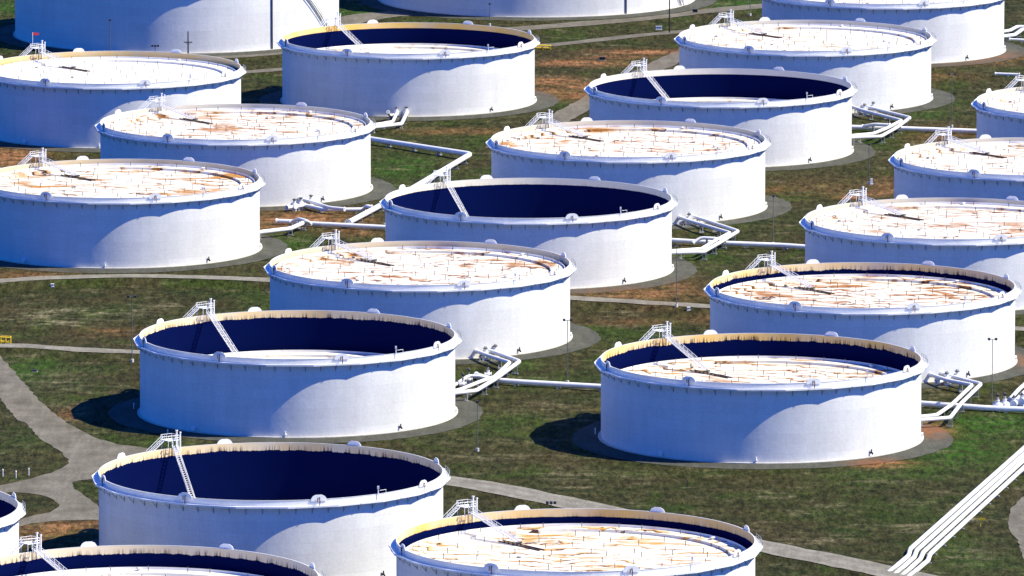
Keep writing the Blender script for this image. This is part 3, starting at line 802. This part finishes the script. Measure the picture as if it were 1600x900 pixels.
# middle junction, between the deep tank and the one behind it
pipe('inner zigzag pipe by the deep tank with sliver of roof, nearest the valve stems', cB((1345, 428), (1488, 474), (1395, 560), (1325, 582), (1195, 634), (1130, 650)), .48, 2.2, 5)
pipe('outer zigzag pipe by the deep tank with sliver of roof, bending back sharply', cB((1402, 416), (1545, 468), (1400, 572), (1288, 640), (1175, 652), (1080, 660)), .52, 2.3, 5)
pipe('long straight pipe joining the deep tank junction to the rust-dripped tank', [(744, 586)] + cB((1400, 578), (1575, 590)) + [(938, 604), (1010, 608)], .66, 1.0)
pipe('arched bypass pipe over the grass beside the deep tank with sliver of roof', cB((1130, 625), (1180, 596), (1245, 552), (1330, 556), (1400, 578)), .42, 1.8, zs=[1.2, 1.4, 2.4, 2.4, 1.2])
for q, s in (((1345, 425), 'left of the two valves at the foot of the tank behind the deep tank'), ((1402, 412), 'right of the two valves at the foot of the tank behind the deep tank')):
    valve(cB(q)[0], s, cB((q[0] + 60, q[1] + 18))[0], 3.1, 1.6)
for q, s in (((1248, 575), 'valve with a tall stem on the arched bypass pipe'), ((1360, 545), 'tallest valve stem beside the long straight pipe at the middle junction'), ((1212, 602), 'lowest small valve beside the right wall of the deep tank')):
    valve(cB(q)[0], s, None, 3.8, 1.2, .45)
# junction of the open tank in the middle
pipe('inner of the two parallel pipes bending back beside the navy-filled middle tank', cC((1036, 468), (1278, 540), (1185, 588), (1110, 634), (935, 646), (860, 650)), .5, 2.2, 12)
pipe('outer of the two parallel pipes bending back beside the navy-filled middle tank', cC((1090, 452), (1326, 530), (1225, 592), (1120, 652), (935, 656), (830, 660)), .5, 2.25, 12)
pipe('header pipe running straight from the navy-filled middle tank to the right edge tank', cC((840, 576), (930, 583), (1090, 592), (1250, 600), (1575, 612)) + [(1262, 386), (1300, 388)], .66, 1.0)
pipe('short raised crossover pipe humped over the header beside the navy-filled middle tank', cC((1060, 600), (1105, 568), (1205, 574), (1240, 598)), .46, 1.8, zs=[1.2, 2.6, 2.6, 1.2])
for q, s in (((1038, 462), 'left of two valves feeding the parallel pipes beside the navy-filled tank'), ((1092, 448), 'right of two valves feeding the parallel pipes beside the navy-filled tank')):
    valve(cC(q)[0], s, cC((q[0] + 60, q[1] + 16))[0], 3.1, 1.6)
# junction far right
pipe('inner of two far parallel pipes bending back behind the white-rimmed open tank', cD((640, 650), (858, 706), (770, 752), (690, 784), (560, 796), (500, 800)), .5, 2.2, 14)
pipe('outer of two far parallel pipes bending back behind the white-rimmed open tank', cD((692, 636), (908, 690), (825, 750), (735, 800), (560, 806), (480, 810)), .5, 2.25, 14)
pipe('far header pipe running from the white-rimmed open tank to the topmost right edge tank', cD((480, 742), (620, 746), (850, 752), (1300, 768), (1420, 772)), .66, 1.0)
pipe('short capped crossover pipe at the far junction behind the white-rimmed open tank', cD((628, 742), (700, 728), (790, 734)), .5, 2.2, zs=[1.2, 2.3, 2.3])
for q, s in (((640, 644), 'left of the two valves at the far junction behind the white-rimmed tank'), ((692, 632), 'right of the two valves at the far junction behind the white-rimmed tank')):
    valve(cD(q)[0], s, cD((q[0] + 60, q[1] + 14))[0], 3.1, 1.6)
# left junction with the long diagonal
pipe('long diagonal white pipe with a pointed corner, running down to the navy-filled tank junction', [(560, 213), (581, 217.5), (735, 241), (640, 297), (544, 348)], .78, 1.6, zs=[1.6] * 5)
pipe('horizontal pipe from the valve cluster to the long diagonal pipe', cE((180, 392), (290, 378), (400, 404), (640, 402)), .55, 1.2)
pipe('short pipe from the lavender-walled tank joining the horizontal valve cluster pipe', cE((325, 358), (430, 392), (520, 400)), .48, 2.0, 9)
pipe('horizontal header pipe over red soil between the full tank and the navy-filled tank', cE((118, 470), (215, 474), (310, 484), (762, 507), (860, 512)), .62, 1.0)
pipe('bent pipe leaving the full tank at the left and rising to the header', cE((-40, 546), (20, 536), (200, 515), (285, 478)), .6, 1.9)
pipe('small arched crossover pipe above the header over red soil', cE((205, 478), (250, 456), (300, 470), (318, 488)), .45, 1.8, zs=[1.2, 2.6, 2.6, 1.2])
pipe('small humped elbow where the horizontal pipe meets the long diagonal', cE((630, 400), (648, 382), (680, 388)), .5, 1.8, zs=[1.3, 2.8, 2.6], supports=False)
for q, s in (((225, 380), 'leftmost valve of the dark cluster by the lavender-walled tank'), ((262, 372), 'middle valve of the dark cluster by the lavender-walled tank'), ((322, 358), 'rightmost valve of the dark cluster by the lavender-walled tank')):
    valve(cE(q)[0], s, cE((q[0] + 60, q[1] + 14))[0], 3.3, 1.5)
# pipes at the yellow rimmed tank
pipe('left of two bent pipes from the yellow-rimmed tank to the lavender-walled tank', cF((826, 660), (800, 714), (720, 728), (640, 735)), .5, 1.6, 11)
pipe('right of two bent pipes from the yellow-rimmed tank to the lavender-walled tank', cF((884, 660), (852, 726), (710, 744), (640, 750)), .55, 1.6, 11)
pipe('short capped pipe with white end at the foot of the yellow-rimmed tank', cF((775, 655), (780, 676), (830, 672)), .42, 1.6, zs=[3.0, 1.4, 1.4], supports=False)
for q, s in (((822, 662), 'left of the two valves at the foot of the yellow-rimmed tank'), ((880, 660), 'right of the two valves at the foot of the yellow-rimmed tank')):
    valve(cF(q)[0], s, cF((q[0] - 20, q[1] + 40))[0], 3.1, 1.6)
# far right corner
pipe('upper bent pipe beside the tank cut by the top edge, in the right corner', cD((1430, 188), (1490, 180), (1535, 156), (1640, 158)), .55, 1.8)
pipe('lower bent pipe beside the tank cut by the top edge, in the right corner', cD((1430, 216), (1520, 205), (1565, 172), (1660, 172)), .6, 1.6)
pipe('thin straight pipe crossing the grass below the corner pipes at the right edge', cD((1490, 230), (1660, 238)), .4, .8)
pipe('short white pipe lying on brown grass above the topmost right edge platform', cD((1405, 432), (1550, 437)), .42, .8)
# four parallel lines, lower right
FOUR = [((1680, 57), (908, 742), (898, 782), (786, 876), (740, 914)), ((1680, 92), (946, 750), (932, 790), (824, 886), (770, 930)), ((1680, 124), (984, 762), (968, 800), (866, 894), (810, 942)), ((1680, 168), (1024, 772), (1012, 810), (900, 904), (850, 948))]
for L, s in zip(FOUR, ('uppermost of four parallel white pipelines slanting up to the right edge', 'second from the top of four parallel white pipelines slanting to the right edge',
                       'third from the top of four parallel white pipelines slanting to the right edge', 'lowest of four parallel white pipelines slanting up to the right edge')):
    q = cH(*L); pipe(s, q, .52, .8, zs=[.8, .8, .8, .75, -1.2], group='four parallel pipelines crossing the grass')

# ------------------------------------------------------------------ light poles and utility poles
def light_pole(px, top, heads, label, box=False):
    X, Y = at(*px); h = (px[1] - top) * math.hypot(Y, HC) / FPX / (Y / math.hypot(Y, HC))
    zg = float(height(np.array([X]), np.array([Y]))[0])
    t = thing('light_pole', label, 'light pole', (X, Y, zg), 0, 'tall floodlight poles among the tanks')
    m = MB(); m.tube([(0, 0, 0), (0, 0, h)], [.12, .075], 8); m.tube([(-.75 if heads > 1 else 0, 0, h - .1), (.75, 0, h - .1)], .07, 5); obj('pole', m, M['polegrey'], t)
    for k in range(heads):
        xx = 0 if heads == 1 else -.85 + 1.7 * k / (heads - 1)
        m = MB(); m.box((xx, -.1, h + .12), (.62, .8, .36)); m.box((xx, -.55, h + .05), (.5, .12, .5)); obj('lamp', m, M['dark'], t)
    m = MB(); m.lathe([(.01, .75), (.42, .75), (.42, -.3)], 12, False); obj('footing', m, M['concrete'], t)
    if box:
        m = MB(); m.box((.75, -.3, 1.0), (.7, .5, 1.5)); m.box((.75, -.3, .12), (.9, .7, .3)); obj('control_box', m, M['white'], t)
for a in [((206.5, 566), 464, 2, 'floodlight pole standing on the thin road left of the deep tank with sliver of roof'),
          ((746, 706), 629, 1, 'floodlight pole with white footing in grass right of the deep tank with sliver'),
          ((886.7, 598), 499, 2, 'floodlight pole standing by the long straight pipe, in front of a lit tank wall'),
          ((1056.8, 487), 392, 2, 'floodlight pole beside the middle road, its lamps near the navy-filled tank pipes'),
          ((1550, 641), 531, 2, 'floodlight pole rising from the header pipe by the right edge manifold', True),
          ((1487, 200), 117, 2, 'floodlight pole by the far header pipe near the topmost right edge tank'),
          ((1357.5, 288), 226, 1, 'floodlight pole with white box between two rows of tanks on the right', True),
          ((1208, 382), 306, 1, 'floodlight pole between the cream-streaked tank and the straight pipe to the right', False),
          ((172, 92), 32, 1, 'thin pole before the shaded wall of the extra wide upper left tank'),
          ((243, 158), 72, 3, 'pole with three dark lamps peeking over the clean white roof'),
          ((861, 880), 786, 3, 'pole with three dark lamps showing on the road behind the amber-streaked roof'),
          ((765, 40), 6, 1, 'thin pole before the extra wide tank at the top edge, above the yellow rim'),
          ((1172, 24), -50, 1, 'thin pole at the top edge beside the tank cut by the top'),
          ((601, 352), 320, 1, 'short thin pole at the left wall of the navy-filled tank')]:
    light_pole(*a)
def utility_pole(px, top, label, arm=None):
    X, Y = at(*px); k = FPX / math.hypot(Y, HC) * Y / math.hypot(Y, HC); h = (px[1] - top) / k
    t = thing('utility_pole', label, 'utility pole', (X, Y, -.2), 0, 'dark wooden utility poles')
    m = MB(); m.tube([(0, 0, 0), (0, 0, h)], [.24, .17], 8); obj('pole', m, M['wood'], t)
    if arm:
        z = (px[1] - arm) / k
        m = MB(); m.box((0, -.24, z), (2.6, .16, .24)); m.tube([(-.9, -.24, z), (0, -.2, z - .9)], .05, 4); m.tube([(.9, -.24, z), (0, -.2, z - .9)], .05, 4); obj('crossarm', m, M['wood'], t)
        for s in (-1.1, -.5, .5, 1.1): m = MB(); m.lathe([(.09, z + .1), (.11, z + .3), (.05, z + .42)], 8, c=(s, -.24)); obj('insulator', m, M['grey'], t)
utility_pole((294, 88), 48, 'dark utility pole with a crossarm before the extra wide upper left tank', 65)
utility_pole((1046, 53), -22, 'thick dark utility pole beside the pale far road near the top edge', -14)

# ------------------------------------------------------------------ small things on the grass
def cage(px, label, w=3.2, h=2.0):
    X, Y = at(*px); t = thing('valve_cage', label, 'guard frame', (X, Y, 0))
    m = MB()
    for sx in (-w / 2, 0, w / 2):
        for sy in (-.9, .9): m.tube([(sx, sy, -.3), (sx, sy, h)], .13, 6)
    for z in (h * .5, h):
        m.tube([(-w / 2, -.9, z), (w / 2, -.9, z), (w / 2, .9, z), (-w / 2, .9, z), (-w / 2, -.9, z)], .12, 6)
    obj('frame', m, M['yellow'], t)
    m = MB(); m.tube([(-.5, 0, .6), (.5, 0, .6)], .35, 10); m.tube([(0, 0, .6), (0, 0, 1.3)], .12, 6); obj('valve_body', m, M['dark'], t)
cage((9, 541), 'yellow guard frame round a valve beside the thin road at the left edge', 2.5, 2.4)
cage((848, 78), 'yellow guard frame by the pale far road right of the yellow-rimmed tank', 5.0, 1.5)
def marker(px, label, col='white', h=1.7, sign=False):
    X, Y = at(*px); zg = float(height(np.array([X]), np.array([Y]))[0])
    t = thing('marker_post', label, 'marker post', (X, Y, zg), 0, 'short marker posts in the grass')
    m = MB(); m.tube([(0, 0, -.3), (0, 0, h)], .11, 8); obj('post', m, M[col], t)
    m = MB()
    if sign: m.box((.35, -.14, h - .2), (1.5, .06, .5))
    else: m.lathe([(.15, h - .3), (.15, h), (.01, h + .1)], 8)
    obj('plate' if sign else 'cap', m, M[col], t)
for a in [((25, 747), 'middle one of three white marker posts in the grass at the left edge'), ((45, 743), 'rightmost of three white marker posts in the grass at the left edge'), ((4.5, 745), 'leftmost of three white marker posts in the grass at the left edge'),
          ((1532, 823), 'yellow marker with a small plate right of the four parallel pipelines', 'yellow', 1.9, True),
          ((209, 640), 'pale post standing in the ground shadow of the deep tank with sliver', 'white', 1.6), ((930, 680), 'pale post standing in the ground shadow of the rust-dripped tank', 'white', 1.7),
          ((262, 680), 'white post at the edge of the deep tank shadow near its base', 'white', 1.4), ((1074, 760), 'dark thin post alone in the grass before the rust-dripped tank', 'dark', 1.7)]:
    marker(*a)
def cabinet(px, label, col='white', s=(.75, .6, .7)):
    X, Y = at(*px); zg = float(height(np.array([X]), np.array([Y]))[0])
    t = thing('utility_box', label, 'utility box', (X, Y, zg), 0, 'small utility boxes in the grass')
    m = MB(); m.box((0, 0, s[2] / 2), s); obj('housing', m, M[col], t)
    m = MB(); m.box((0, 0, s[2] + .05), (s[0] + .16, s[1] + .16, .12)); obj('lid', m, M[col], t)
    m = MB(); m.box((0, 0, -.1), (s[0] + .2, s[1] + .2, .32)); obj('footing', m, M['concrete'], t)
cabinet((82, 449), 'small white box beside the thin pale road below the full left tank')
cabinet((1076, 490), 'small white box beside the middle road right of a floodlight pole')
cabinet((941, 94), 'small dark box on the orange dirt track in the far grass', 'dark', (1.8, 1.0, .9))
for q, l in ((1026, 'leftmost of three tiny white boxes beside the thick dark utility pole at the top'), (1029.5, 'middle one of three tiny white boxes beside the thick dark utility pole'), (1033, 'rightmost of three tiny white boxes beside the thick dark utility pole')):
    cabinet((q, 47), l, 'white', (.5, .5, 1.1))
cabinet((54, 580), 'small dark drain box in bright green grass inside the road bend', 'dark', (1.2, 1.1, .3))
cabinet((1086, 22), 'small dark box beside the far road near the top edge', 'dark', (1.6, .9, 1.0))
